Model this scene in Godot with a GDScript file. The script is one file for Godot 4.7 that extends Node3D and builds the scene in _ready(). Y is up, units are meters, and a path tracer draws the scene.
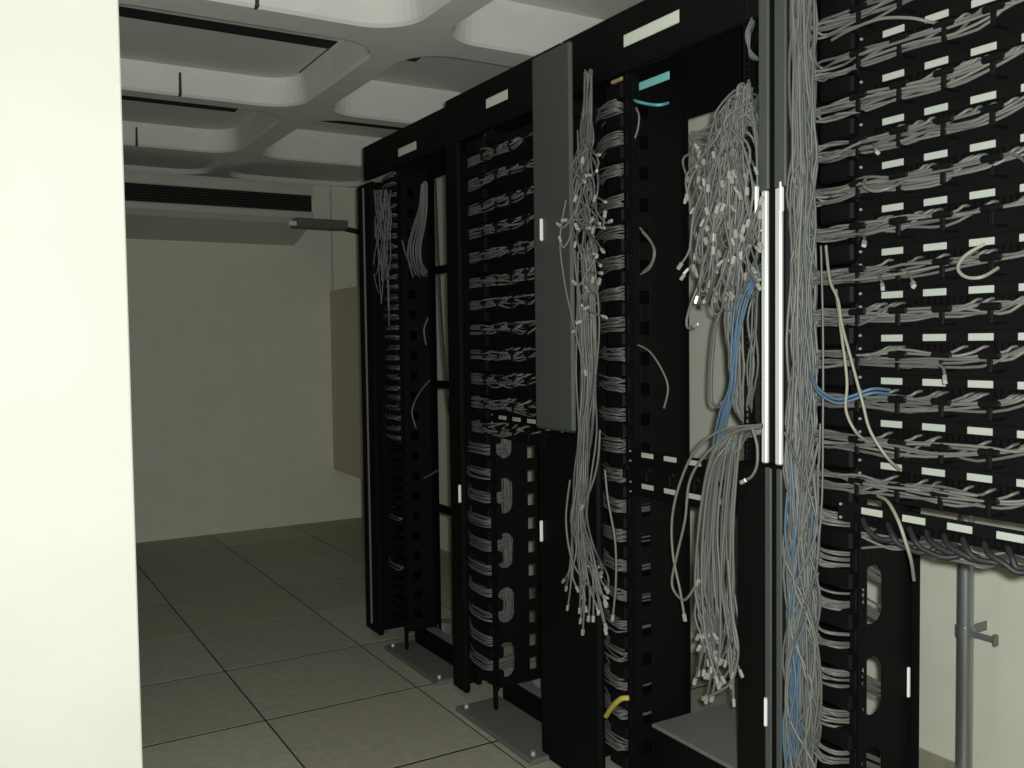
extends Node3D
# A dim equipment room: a row of black open racks with patch panels and grey patch cables,
# lit by the flash of a hand-held compact camera.

const CAM := Vector3(0.0, 1.38, 0.0)
const FPX := 928.0
const YAW := 30.7
const PITCH := 2.6
const ROLL := 0.75

const FLOOR_TILE := 0.61
const CEIL := 2.6
const WALL_FAR := -6.93
const WALL_RIGHT := 2.73
const WALL_LEFT := -2.0
const WALL_NEAR := 1.6
const RX := 1.66            # front plane of the rack row
const U2 := 0.0889          # two rack units
const ROW0 := 1.111         # height of the lowest label row in the near rack
const ORD := ["first", "second", "third", "fourth", "fifth", "sixth", "seventh", "eighth", "ninth", "tenth", "eleventh", "twelfth"]
const WEB := [-3.74, -2.94, -2.13, -1.335]   # left upright of each rack, far to near

var M := {}
var used := {}
var rng := RandomNumberGenerator.new()
var cam_r: Vector3
var cam_u: Vector3
var cam_f: Vector3
var tube_st: SurfaceTool

# ------------------------------------------------------------------ helpers
func numbered(called: String) -> String:
	if not used.has(called):
		used[called] = 0
		return called
	used[called] += 1
	return "%s_%03d" % [called, used[called]]

func px(x: float, y: float, plane_x: float) -> Vector3:     # photo pixel -> point on the plane x = plane_x
	var d := cam_f + cam_r * ((x - 512.0) / FPX) - cam_u * ((y - 384.0) / FPX)
	return CAM + d * (plane_x / d.x)

func tag(o: Node, label: String, category: String, group := "", kind := "") -> void:
	o.set_meta("label", label)
	o.set_meta("category", category)
	if group != "":
		o.set_meta("group", group)
	if kind != "":
		o.set_meta("kind", kind)

func thing(called: String, at: Vector3, label: String, category: String, group := "") -> Node3D:
	var o := Node3D.new()
	o.name = numbered(called)
	add_child(o)
	o.position = at
	tag(o, label, category, group)
	return o

func put(mesh: Mesh, mat: Material, called: String, parent: Node, at := Vector3.ZERO) -> MeshInstance3D:
	var o := MeshInstance3D.new()
	o.mesh = mesh
	o.material_override = mat
	o.name = numbered(called) if parent == self else called
	parent.add_child(o, true)
	o.position = at
	return o

func structure(mesh: Mesh, mat: Material, called: String, at := Vector3.ZERO) -> MeshInstance3D:
	var o := put(mesh, mat, called, self, at)
	o.set_meta("kind", "structure")
	return o

func quad(st: SurfaceTool, a: Vector3, b: Vector3, c: Vector3, d: Vector3) -> void:
	var n := (c - a).cross(b - a).normalized()
	for p in [a, b, c, a, c, d]:
		st.set_normal(n)
		st.add_vertex(p)

func new_st() -> SurfaceTool:
	var st := SurfaceTool.new()
	st.begin(Mesh.PRIMITIVE_TRIANGLES)
	return st

# chamfered box centred at c
func cbox(st: SurfaceTool, c: Vector3, s: Vector3, b: float) -> void:
	var h := s * 0.5
	b = min(b, min(h.x, min(h.y, h.z)) * 0.9)
	var i := h - Vector3(b, b, b)
	for k in 3:
		var u := (k + 1) % 3
		var v := (k + 2) % 3
		for sg in [-1.0, 1.0]:
			var q: Array = []
			for w in [[-1, -1], [1, -1], [1, 1], [-1, 1]]:
				var p := Vector3()
				p[k] = sg * h[k]
				p[u] = w[0] * i[u]
				p[v] = w[1] * i[v]
				q.append(c + p)
			if sg > 0: quad(st, q[0], q[3], q[2], q[1])
			else: quad(st, q[0], q[1], q[2], q[3])
	for k in 3:                      # edge chamfers along axis k
		var u := (k + 1) % 3
		var v := (k + 2) % 3
		for su in [-1.0, 1.0]:
			for sv in [-1.0, 1.0]:
				var q: Array = []
				for w in [[-1, 0], [1, 0], [1, 1], [-1, 1]]:
					var p := Vector3()
					p[k] = w[0] * i[k]
					p[u] = su * (h[u] if w[1] == 0 else i[u])
					p[v] = sv * (i[v] if w[1] == 0 else h[v])
					q.append(c + p)
				if su * sv > 0: quad(st, q[0], q[3], q[2], q[1])
				else: quad(st, q[0], q[1], q[2], q[3])

func box_mesh(s: Vector3, b := 0.002) -> ArrayMesh:
	var st := new_st()
	cbox(st, Vector3.ZERO, s, b)
	return st.commit()

# box given by its low and high corners, as a part of parent
func part_box(called: String, lo: Vector3, hi: Vector3, mat: Material, parent: Node, b := 0.002) -> MeshInstance3D:
	return put(box_mesh(hi - lo, b), mat, called, parent, (lo + hi) * 0.5 - (parent.position if parent != self and parent is Node3D and parent.get_parent() == self else Vector3.ZERO))

func smooth_path(ctrl: Array, sub: int) -> PackedVector3Array:
	var out := PackedVector3Array()
	var n := ctrl.size()
	for i in n - 1:
		var p0: Vector3 = ctrl[max(i - 1, 0)]
		var p1: Vector3 = ctrl[i]
		var p2: Vector3 = ctrl[i + 1]
		var p3: Vector3 = ctrl[min(i + 2, n - 1)]
		for j in sub:
			var t := float(j) / sub
			out.append(0.5 * ((2.0 * p1) + (p2 - p0) * t + (2.0 * p0 - 5.0 * p1 + 4.0 * p2 - p3) * t * t + (3.0 * p1 - p0 - 3.0 * p2 + p3) * t * t * t))
	out.append(ctrl[n - 1])
	return out

func tube_arrays(path: PackedVector3Array, r: float, sides: int, vs: PackedVector3Array, ns: PackedVector3Array, idx: PackedInt32Array, org: Vector3) -> void:
	var n := path.size()
	var base := vs.size()
	var tan := (path[1] - path[0]).normalized()
	var up := Vector3.UP if abs(tan.y) < 0.9 else Vector3.RIGHT
	var side := tan.cross(up).normalized()
	for i in n:
		var t := (path[min(i + 1, n - 1)] - path[max(i - 1, 0)]).normalized()
		side = (side - t * side.dot(t)).normalized()
		var bi := t.cross(side)
		for s in sides:
			var a := TAU * s / sides
			var d := side * cos(a) + bi * sin(a)
			vs.append(path[i] + d * r - org)
			ns.append(d)
	for i in n - 1:
		for s in sides:
			var a0 := base + i * sides + s
			var a1 := base + i * sides + (s + 1) % sides
			idx.append_array(PackedInt32Array([a0, a0 + sides, a1, a1, a0 + sides, a1 + sides]))
	for e in [0, n - 1]:           # flat ends
		for s in range(1, sides - 1):
			idx.append_array(PackedInt32Array([base + e * sides, base + e * sides + s, base + e * sides + s + 1]))

func tube_mesh(path: PackedVector3Array, r: float, sides := 6, org := Vector3.ZERO) -> ArrayMesh:
	var vs := PackedVector3Array()
	var ns := PackedVector3Array()
	var idx := PackedInt32Array()
	tube_arrays(path, r, sides, vs, ns, idx, org)
	return mesh_from(vs, ns, idx)

func mesh_from(vs: PackedVector3Array, ns: PackedVector3Array, idx: PackedInt32Array) -> ArrayMesh:
	var arr := []
	arr.resize(Mesh.ARRAY_MAX)
	arr[Mesh.ARRAY_VERTEX] = vs
	arr[Mesh.ARRAY_NORMAL] = ns
	arr[Mesh.ARRAY_INDEX] = idx
	var m := ArrayMesh.new()
	m.add_surface_from_arrays(Mesh.PRIMITIVE_TRIANGLES, arr)
	return m

var plug_mesh: ArrayMesh
# one patch cable; plug_ends: bit 1 plug at start, bit 2 plug at end
func cable(called: String, ctrl: Array, r: float, mat: Material, label: String, group: String, sub := 4, plug_ends := 0) -> MeshInstance3D:
	var path := smooth_path(ctrl, sub)
	var org := path[0]
	var o := put(tube_mesh(path, r, 6, org), mat, called, self, org)
	tag(o, label, "cable", group)
	var n := path.size()
	if plug_ends & 1: add_plug(o, path[0] - org, (path[0] - path[1]).normalized())
	if plug_ends & 2: add_plug(o, path[n - 1] - org, (path[n - 1] - path[n - 2]).normalized())
	return o

func add_plug(o: Node, at: Vector3, dir: Vector3) -> void:
	var p := put(plug_mesh, M.plug, "plug", o, at + dir * 0.009)
	var up := Vector3.UP if abs(dir.y) < 0.95 else Vector3.RIGHT
	p.basis = Basis.looking_at(dir, up.rotated(dir, rng.randf() * TAU))

# ------------------------------------------------------------------ materials
func noise_tex(freq: float, lo: Color, hi: Color, sd: int, size := 512) -> NoiseTexture2D:
	var n := FastNoiseLite.new()
	n.seed = sd
	n.frequency = freq
	n.fractal_octaves = 4
	var t := NoiseTexture2D.new()
	t.width = size
	t.height = size
	t.seamless = true
	t.noise = n
	var g := Gradient.new()
	g.set_color(0, lo)
	g.set_color(1, hi)
	t.color_ramp = g
	return t

func mat(c: Color, rough := 0.6, metal := 0.0, spec := 0.5) -> StandardMaterial3D:
	var m := StandardMaterial3D.new()
	m.albedo_color = c
	m.roughness = rough
	m.metallic = metal
	m.metallic_specular = spec
	return m

func tex_mat(t: Texture2D, scale: float, rough := 0.7) -> StandardMaterial3D:
	var m := mat(Color.WHITE, rough)
	m.albedo_texture = t
	m.uv1_triplanar = true
	m.uv1_world_triplanar = true
	m.uv1_scale = Vector3(scale, scale, scale)
	return m

func make_materials() -> void:
	M.wall = tex_mat(noise_tex(0.012, Color("#dedac4"), Color("#e6e3d0"), 3), 0.6, 0.85)
	M.partition = tex_mat(noise_tex(0.012, Color("#dfdece"), Color("#e4e3d4"), 4), 0.5, 0.85)
	M.concrete = tex_mat(noise_tex(0.02, Color("#eae9dd"), Color("#f1f0e5"), 5), 0.7, 0.9)
	M.ceiling_panel = tex_mat(noise_tex(0.05, Color("#e3e2d7"), Color("#ebeae0"), 6), 1.2, 0.95)
	M.slot = mat(Color("#15100e"), 0.9)
	M.joint = mat(Color("#3d3d35"), 0.9)
	M.tiles = []
	for i in 4:
		var t := noise_tex(0.03, [Color("#a09f8a"), Color("#9e9a85"), Color("#a5a491"), Color("#999883")][i], [Color("#b3b29d"), Color("#b0ab95"), Color("#b8b7a3"), Color("#acab97")][i], 20 + i)
		M.tiles.append(tex_mat(t, 1.1, 0.55))
	M.subfloor = mat(Color("#24221d"), 0.9)
	M.black = mat(Color("#0f0e0e"), 0.55, 0.0, 0.2)
	M.black_soft = mat(Color("#0c0b0b"), 0.8, 0.0, 0.15)
	M.door = mat(Color("#484a46"), 0.5, 0.0, 0.4)
	M.grey_metal = mat(Color("#7d7e79"), 0.45, 0.3)
	M.base_plate = mat(Color("#65655e"), 0.6, 0.0)
	M.steel = mat(Color("#a7aaa8"), 0.35, 0.8)
	M.strip = mat(Color("#d3d2c6"), 0.35, 0.2)
	M.screw = mat(Color("#c8c8c0"), 0.35, 0.6)
	M.latch = mat(Color("#e6e6de"), 0.4)
	M.label = mat(Color("#a5a99b"), 0.75)
	M.label_cyan = mat(Color("#7fc4bd"), 0.6)
	M.label_tan = mat(Color("#b09a6a"), 0.6)
	M.plug = mat(Color("#9a988d"), 0.2, 0.0, 0.6)
	M.cables = [mat(Color("#5f5f5a"), 0.5), mat(Color("#696862"), 0.5), mat(Color("#565751"), 0.5), mat(Color("#6c6a61"), 0.5)]
	M.pale_cable = mat(Color("#868272"), 0.5)
	M.blue = mat(Color("#4b6172"), 0.5)
	M.cyan = mat(Color("#5fb0ac"), 0.5)
	M.yellow = mat(Color("#b4a548"), 0.6)
	M.dark_cable = mat(Color("#1d1d1d"), 0.6)
	M.ac = mat(Color("#c2c1b4"), 0.55)
	M.cabinet = mat(Color("#c9c3a8"), 0.7)
	M.green = mat(Color("#2fae5a"), 0.4)

func grey() -> Material:
	return M.cables[rng.randi() % M.cables.size()]


# ------------------------------------------------------------------ room
func build_room() -> void:
	# floor: a dark base with raised-floor tiles laid on it
	var st := new_st()
	cbox(st, Vector3((WALL_LEFT + WALL_RIGHT) * 0.5, -0.0515, (WALL_FAR + WALL_NEAR) * 0.5), Vector3(WALL_RIGHT - WALL_LEFT, 0.1, WALL_NEAR - WALL_FAR), 0.001)
	var fl := structure(st.commit(), M.subfloor, "floor")
	var xs := []
	var zs := []
	for k in range(-5, 4): xs.append(0.92 + FLOOR_TILE * k)
	for k in range(-8, 7): zs.append(-3.36 + FLOOR_TILE * k)
	xs.push_front(WALL_LEFT); xs.append(WALL_RIGHT)
	xs = xs.filter(func(v): return v >= WALL_LEFT and v <= WALL_RIGHT)
	zs.push_front(WALL_FAR); zs.append(WALL_NEAR)
	zs = zs.filter(func(v): return v >= WALL_FAR and v <= WALL_NEAR)
	var ti := 0
	for i in xs.size() - 1:
		for j in zs.size() - 1:
			var lo := Vector3(xs[i] + 0.0035, -0.012, zs[j])
			var hi := Vector3(xs[i + 1] - 0.0035, 0.0, zs[j + 1])
			# every second cross joint is butted tight, the others are open
			var open_lo: bool = abs(fposmod((zs[j] + 3.36) / FLOOR_TILE + 0.01, 2.0) - 1.0) < 0.5 or abs(zs[j] + 3.36) < 0.05
			var open_hi: bool = abs(fposmod((zs[j + 1] + 3.36) / FLOOR_TILE + 0.01, 2.0) - 1.0) < 0.5 or abs(zs[j + 1] + 3.36) < 0.05
			lo.z += 0.007 if open_lo else 0.0012
			hi.z -= 0.007 if open_hi else 0.0012
			if hi.x - lo.x < 0.01 or hi.z - lo.z < 0.01: continue
			put(box_mesh(hi - lo, 0.00015), M.tiles[(i * 7 + j * 3 + (i * j) % 2) % 4], "tile", fl, (lo + hi) * 0.5)
			ti += 1
	# walls
	var t := 0.15
	var h := 3.0
	var zc := (WALL_FAR + WALL_NEAR) * 0.5
	var zl := WALL_NEAR - WALL_FAR + 2 * t
	var xc := (WALL_LEFT + WALL_RIGHT) * 0.5
	var xl := WALL_RIGHT - WALL_LEFT
	structure(box_mesh(Vector3(xl, h + 0.13, t), 0.001), M.wall, "wall_far", Vector3(xc, h * 0.5 - 0.065, WALL_FAR - t * 0.5))
	structure(box_mesh(Vector3(xl, h + 0.13, t), 0.001), M.wall, "wall_near", Vector3(xc, h * 0.5 - 0.065, WALL_NEAR + t * 0.5))
	structure(box_mesh(Vector3(t, h + 0.13, zl), 0.001), M.wall, "wall_right", Vector3(WALL_RIGHT + t * 0.5, h * 0.5 - 0.065, zc))
	structure(box_mesh(Vector3(t, h + 0.13, zl), 0.001), M.wall, "wall_left", Vector3(WALL_LEFT - t * 0.5, h * 0.5 - 0.065, zc))
	# the white partition standing just ahead
	structure(box_mesh(Vector3(0.323 - WALL_LEFT, CEIL, 0.12), 0.003), M.partition, "wall_partition", Vector3((0.323 + WALL_LEFT) * 0.5, CEIL * 0.5, -2.26))
	build_ceiling()

# point of a rounded rectangle boundary (half sizes a, b, corner radius r), k of n points
func rounded_rect(a: float, b: float, r: float, per: int) -> PackedVector2Array:
	var out := PackedVector2Array()
	for q in 4:
		var sx := 1.0 if q == 0 or q == 3 else -1.0
		var sz := 1.0 if q < 2 else -1.0
		for k in per + 1:
			var an := PI * 0.5 * (q + float(k) / per)
			out.append(Vector2(sx * (a - r) + r * cos(an), sz * (b - r) + r * sin(an)))
	return out

func soffit_cell(x0: float, x1: float, z0: float, z1: float, hx0: float, hx1: float, hz0: float, hz1: float, depth: float) -> ArrayMesh:
	var st := new_st()
	var c := Vector2((hx0 + hx1) * 0.5, (hz0 + hz1) * 0.5)
	var per := 8
	var r := 0.2
	var inner := rounded_rect((hx1 - hx0) * 0.5, (hz1 - hz0) * 0.5, r, per)
	var lip := rounded_rect((hx1 - hx0) * 0.5 - 0.012, (hz1 - hz0) * 0.5 - 0.012, r - 0.012, per)
	var top := rounded_rect((hx1 - hx0) * 0.5 - 0.03, (hz1 - hz0) * 0.5 - 0.03, r - 0.03, per)
	var n := inner.size()
	var outer := PackedVector2Array()
	for i in n:
		var q := i / (per + 1)
		var k := i % (per + 1)
		var cx := x1 if q == 0 or q == 3 else x0
		var cz := z1 if q < 2 else z0
		var p := Vector2(cx, cz)
		if k == 0 or k == per:
			# straight edge ends keep their own coordinate on the cell border
			var w := inner[i] + c
			if (q % 2 == 0) == (k == 0): p = Vector2(cx, w.y)
			else: p = Vector2(w.x, cz)
		outer.append(p)
	for i in n:
		var j := (i + 1) % n
		var a := inner[i] + c
		var b := inner[j] + c
		var oa := outer[i]
		var ob := outer[j]
		quad(st, Vector3(a.x, CEIL, a.y), Vector3(b.x, CEIL, b.y), Vector3(ob.x, CEIL, ob.y), Vector3(oa.x, CEIL, oa.y))
		var la := lip[i] + c
		var lb := lip[j] + c
		var ta := top[i] + c
		var tb := top[j] + c
		quad(st, Vector3(a.x, CEIL, a.y), Vector3(la.x, CEIL + 0.012, la.y), Vector3(lb.x, CEIL + 0.012, lb.y), Vector3(b.x, CEIL, b.y))
		quad(st, Vector3(la.x, CEIL + 0.012, la.y), Vector3(ta.x, CEIL + depth, ta.y), Vector3(tb.x, CEIL + depth, tb.y), Vector3(lb.x, CEIL + 0.012, lb.y))
	st.set_smooth_group(-1)
	return st.commit()

func build_ceiling() -> void:
	var st := new_st()
	cbox(st, Vector3((WALL_LEFT + WALL_RIGHT) * 0.5, 2.95, (WALL_FAR + WALL_NEAR) * 0.5), Vector3(WALL_RIGHT - WALL_LEFT, 0.1, WALL_NEAR - WALL_FAR), 0.001)
	var ce := structure(st.commit(), M.concrete, "ceiling")
	var rx := 1.615
	var rz := -4.825
	var p := 1.295
	for i in range(-3, 1):
		var x0 := rx + p * i
		var x1 := x0 + p
		if x1 > WALL_RIGHT: x1 = WALL_RIGHT
		if x0 < WALL_LEFT: x0 = WALL_LEFT
		if x1 - x0 < 0.5: continue
		for j in range(-2, 5):
			var z0 := rz + p * j
			var z1 := z0 + p
			var cut := false
			if z0 < WALL_FAR:
				z0 = WALL_FAR
				cut = true
			if z1 > WALL_NEAR: z1 = WALL_NEAR
			if z1 - z0 < 0.5: continue
			var depth := 0.03 if cut else (0.2 if i >= 0 else 0.137)
			var hx0 := x0 + 0.065
			var hx1 := x1 - (0.065 if i < 0 else 0.02)
			var hz0 := z0 + (0.02 if cut else (0.12 if j == 1 else 0.055))
			var hz1 := z1 - 0.055
			put(soffit_cell(x0, x1, z0, z1, hx0, hx1, hz0, hz1, depth), M.concrete, "coffer_rib", ce)
			var y := CEIL + depth
			part_box("coffer_panel", Vector3(hx0 + 0.02, y, hz0 + 0.02), Vector3(hx1 - 0.02, y + 0.03, hz1 - 0.02), M.ceiling_panel, ce, 0.001)
			if not cut:
				# dark air slot across the coffer panel, open joint across the far face
				if i < 0:
					var so := 0.44 if j == 0 else 0.545
					var sw := 0.115 if j == 0 else 0.085
					part_box("air_slot", Vector3(hx0 + 0.06, y - 0.003, hz1 - so - sw), Vector3(hx1 - (0.045 if j == 0 else 0.13), y + 0.02, hz1 - so), M.slot, ce, 0.001)
					if j == 0: part_box("panel_edge", Vector3(hx1 - 0.05, y - 0.004, hz0 + 0.2), Vector3(hx1 - 0.045, y + 0.02, hz1 - so), M.joint, ce, 0.001)
				elif j == -1:
					part_box("air_slot", Vector3(hx0 + 0.16, y - 0.003, hz1 - 0.87), Vector3(hx1 - 0.1, y + 0.02, hz1 - 0.79), M.slot, ce, 0.001)
				elif j == 0:
					part_box("ceiling_fixing", Vector3(hx0 + 0.28, y - 0.012, hz1 - 0.72), Vector3(hx0 + 0.34, y + 0.02, hz1 - 0.66), M.joint, ce, 0.008)
				if i < 0:
					var jx := 0.965
					if i == -1: part_box("rib_joint", Vector3(jx - 0.006, CEIL - 0.001, hz0 - 0.01), Vector3(jx + 0.006, y, hz0 + 0.026), M.joint, ce, 0.001)

# ------------------------------------------------------------------ racks
# upright web at z, from y0 to y1, x from RX to RX + d, with stadium cut-outs
func web_mesh(y0: float, y1: float, d: float, mode: int) -> ArrayMesh:
	var st := new_st()
	var th := 0.003
	var slots := mode == 1
	if mode == 2:       # small rectangular openings near the front edge only
		var a := 0.04
		var b := 0.074
		cbox(st, Vector3(RX + a * 0.5, (y0 + y1) * 0.5, 0), Vector3(a, y1 - y0, th), 0.0005)
		cbox(st, Vector3(RX + (b + d) * 0.5, (y0 + y1) * 0.5, 0), Vector3(d - b, y1 - y0, th), 0.0005)
		var yy := y0
		while yy < y1 - 0.01:
			var top := minf(yy + 0.052, y1)
			cbox(st, Vector3(RX + (a + b) * 0.5, (yy + top) * 0.5, 0), Vector3(b - a, top - yy, th), 0.0005)
			yy += U2
		return st.commit()
	var cell := 0.19
	var n := int(floor((y1 - y0) / cell))
	var ch := (y1 - y0) / n
	var ax0 := 0.012
	var ax1 := 0.082
	for k in n:
		var yb := y0 + ch * k
		var yc := yb + ch * 0.5
		var rr := (ax1 - ax0) * 0.5
		var hh := 0.066
		var inner := PackedVector2Array()
		for s in 16:
			var an := TAU * (s + 0.5) / 16.0
			var cy := (hh - rr) if sin(an) > 0 else -(hh - rr)
			inner.append(Vector2((ax0 + ax1) * 0.5 + rr * cos(an), yc + cy + rr * sin(an)))
		var outer := PackedVector2Array()
		for s in 16:
			var an := TAU * (s + 0.5) / 16.0
			var dx := cos(an)
			var dy := sin(an)
			var m := maxf(absf(dx), absf(dy))
			var ox := 0.094 if dx / m > 0.999 else (0.0 if dx / m < -0.999 else 0.047 + 0.047 * dx / m)
			var oy := yc + ch * 0.5 * clampf(dy / m, -1, 1)
			outer.append(Vector2(ox, oy))
		# make the corners exact
		for cnr in [[2, 0.094, 1], [1, 0.094, 1], [5, 0.0, 1], [6, 0.0, 1], [9, 0.0, -1], [10, 0.0, -1], [13, 0.094, -1], [14, 0.094, -1]]:
			if cnr[0] in [1, 5, 9, 13]:
				outer[cnr[0]] = Vector2(cnr[1], yc + ch * 0.5 * cnr[2])
		for zz in [-th * 0.5, th * 0.5]:
			for s in 16:
				var e := (s + 1) % 16
				quad(st, Vector3(RX + inner[s].x, inner[s].y, zz), Vector3(RX + inner[e].x, inner[e].y, zz), Vector3(RX + outer[e].x, outer[e].y, zz), Vector3(RX + outer[s].x, outer[s].y, zz))
		for s in 16:
			var e := (s + 1) % 16
			quad(st, Vector3(RX + inner[s].x, inner[s].y, -th * 0.5), Vector3(RX + inner[e].x, inner[e].y, -th * 0.5), Vector3(RX + inner[e].x, inner[e].y, th * 0.5), Vector3(RX + inner[s].x, inner[s].y, th * 0.5))
	var rear0 := RX + 0.094
	if slots:      # rear strip with small openings between rear fingers
		var s0 := RX + 0.148
		var s1 := RX + 0.178
		cbox(st, Vector3((rear0 + s0) * 0.5, (y0 + y1) * 0.5, 0), Vector3(s0 - rear0, y1 - y0, th), 0.0005)
		cbox(st, Vector3((s1 + RX + d) * 0.5, (y0 + y1) * 0.5, 0), Vector3(RX + d - s1, y1 - y0, th), 0.0005)
		var y := y0
		var nn := int((y1 - y0) / U2)
		for k in nn + 1:
			var hh2 := 0.045
			cbox(st, Vector3((s0 + s1) * 0.5, min(y + hh2 * 0.5, y1), 0), Vector3(s1 - s0, hh2, th), 0.0005)
			y += U2
	else:
		cbox(st, Vector3((rear0 + RX + d) * 0.5, (y0 + y1) * 0.5, 0), Vector3(RX + d - rear0, y1 - y0, th), 0.0005)
	return st.commit()

# rail: a flange with square holes, in the plane x = RX, as real openings
func rail_mesh(y0: float, y1: float, w: float) -> ArrayMesh:
	var st := new_st()
	var pitch := U2 / 6.0
	var hole := 0.0075
	var hw := 0.008
	var a := (w - hw) * 0.5
	cbox(st, Vector3(0, (y0 + y1) * 0.5, -(w - a) * 0.5), Vector3(0.003, y1 - y0, a), 0.0004)
	cbox(st, Vector3(0, (y0 + y1) * 0.5, (w - a) * 0.5), Vector3(0.003, y1 - y0, a), 0.0004)
	var y := y0
	while y < y1 - pitch:
		quad(st, Vector3(-0.0015, y, -hw * 0.5), Vector3(-0.0015, y + pitch - hole, -hw * 0.5), Vector3(-0.0015, y + pitch - hole, hw * 0.5), Vector3(-0.0015, y, hw * 0.5))
		y += pitch
	return st.commit()

func base_flange_mesh() -> ArrayMesh:      # flat flange with one oval hole, 0.48 long in z, 0.15 wide in x
	var st := new_st()
	var n := 24
	var hx := 0.075
	var hz := 0.24
	for s in n:
		var a0 := TAU * s / n
		var a1 := TAU * (s + 1) / n
		var pts := []
		for a in [a0, a1]:
			var i := Vector3(cos(a) * 0.045, 0, sin(a) * 0.1 - 0.08)
			var m := maxf(absf(cos(a)), absf(sin(a)))
			pts.append([i, Vector3(hx * cos(a) / m, 0, hz * sin(a) / m)])
		quad(st, pts[0][0], pts[0][1], pts[1][1], pts[1][0])
		var dn := Vector3(0, -0.05, 0)
		quad(st, pts[0][0], pts[1][0], pts[1][0] + dn, pts[0][0] + dn)
		quad(st, pts[0][1], pts[0][1] + dn, pts[1][1] + dn, pts[1][1])
	return st.commit()

var web_a: ArrayMesh
var web_b: ArrayMesh
var web_c: ArrayMesh
var web_d: ArrayMesh
var web_e: ArrayMesh
var rail_m: ArrayMesh
var screw_m: Mesh

func build_rack(i: int, label: String) -> void:
	var w: float = WEB[i]
	var top: float = [2.295, 2.315, 2.315, 2.315][i]
	var r := thing("equipment_rack", Vector3(RX, 0, w + 0.24), label, "rack", "black open-frame racks in a row")
	var off := -r.position
	var d: float = [0.14, 0.2, 0.21, 0.187][i]
	put([web_d, web_b, web_c, web_e][i], M.black, "upright", r, Vector3(0, 0, w) + off)
	put(web_d if i == 0 else web_a, M.black, "upright", r, Vector3(0, 0, w + 0.48) + off)
	for zz in [w + 0.013, w + 0.467]:
		put(rail_m, M.black, "rail", r, Vector3(RX, 0, zz) + off)
	for zz in [w + 0.008, w + 0.472]:
		part_box("rear_flange", Vector3(RX + d - 0.003, 0.1, zz - 0.012), Vector3(RX + d, 2.1, zz + 0.012), M.black, r, 0.0005)
	# header across the rack and its cable manager
	var z0 := w - 0.315
	if i == 0: z0 = -4.11
	part_box("header", Vector3(RX - 0.012, 2.14, z0), Vector3(RX + 0.012, top, w + 0.482), M.black, r, 0.004)
	part_box("header_top", Vector3(RX + 0.012, top - 0.012, z0), Vector3(RX + d + 0.02, top, w + 0.482), M.black, r, 0.002)
	part_box("rear_header", Vector3(RX + d, 2.035 if i == 2 else 2.1, z0), Vector3(RX + d + 0.02, top - 0.012, w + 0.482), M.black, r, 0.002)
	# header label
	var lz: float = [-3.613, -2.853, -2.01, -1.19][i]
	var ly: float = [2.196, 2.23, 2.226, 2.225][i]
	var lw: float = [0.18, 0.15, 0.235, 0.235][i]
	put(box_mesh(Vector3(0.002, 0.034, lw), 0.0006), M.header_label, "name_strip", r, Vector3(RX - 0.0135, ly, lz) + off)
	# base: flat front plate with bolts, toe bar, rear flange with oval hole
	var px0 := 1.55 if i > 0 else 1.6
	part_box("base_plate", Vector3(px0, 0.0, w - 0.12), Vector3(1.745, 0.018, w + 0.42), M.base_plate, r, 0.004)
	for zz in [w - 0.085, w + 0.385]:
		put(screw_big, M.screw, "bolt", r, Vector3(px0 + 0.03, 0.024, zz) + off)
	part_box("toe_bar", Vector3(1.745, 0.0, w - 0.1), Vector3(1.765, 0.09, w + 0.5), M.black, r, 0.002)
	put(base_flange, M.grey_metal, "base_flange", r, Vector3(1.845, 0.1, w + 0.15) + off)
	if i == 3: part_box("catch", Vector3(1.824, 0.56, w + 0.002), Vector3(1.832, 0.63, w + 0.008), M.latch, r, 0.002)
	# rear braces
	var braces: Array = [[1.68, 1.18, 0.63], [], [], []][i]
	for by in braces:
		part_box("rear_brace", Vector3(RX + d, by, w), Vector3(RX + d + 0.015, by + 0.035, w + 0.48), M.black, r, 0.002)

var screw_big: Mesh
var base_flange: ArrayMesh

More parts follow.
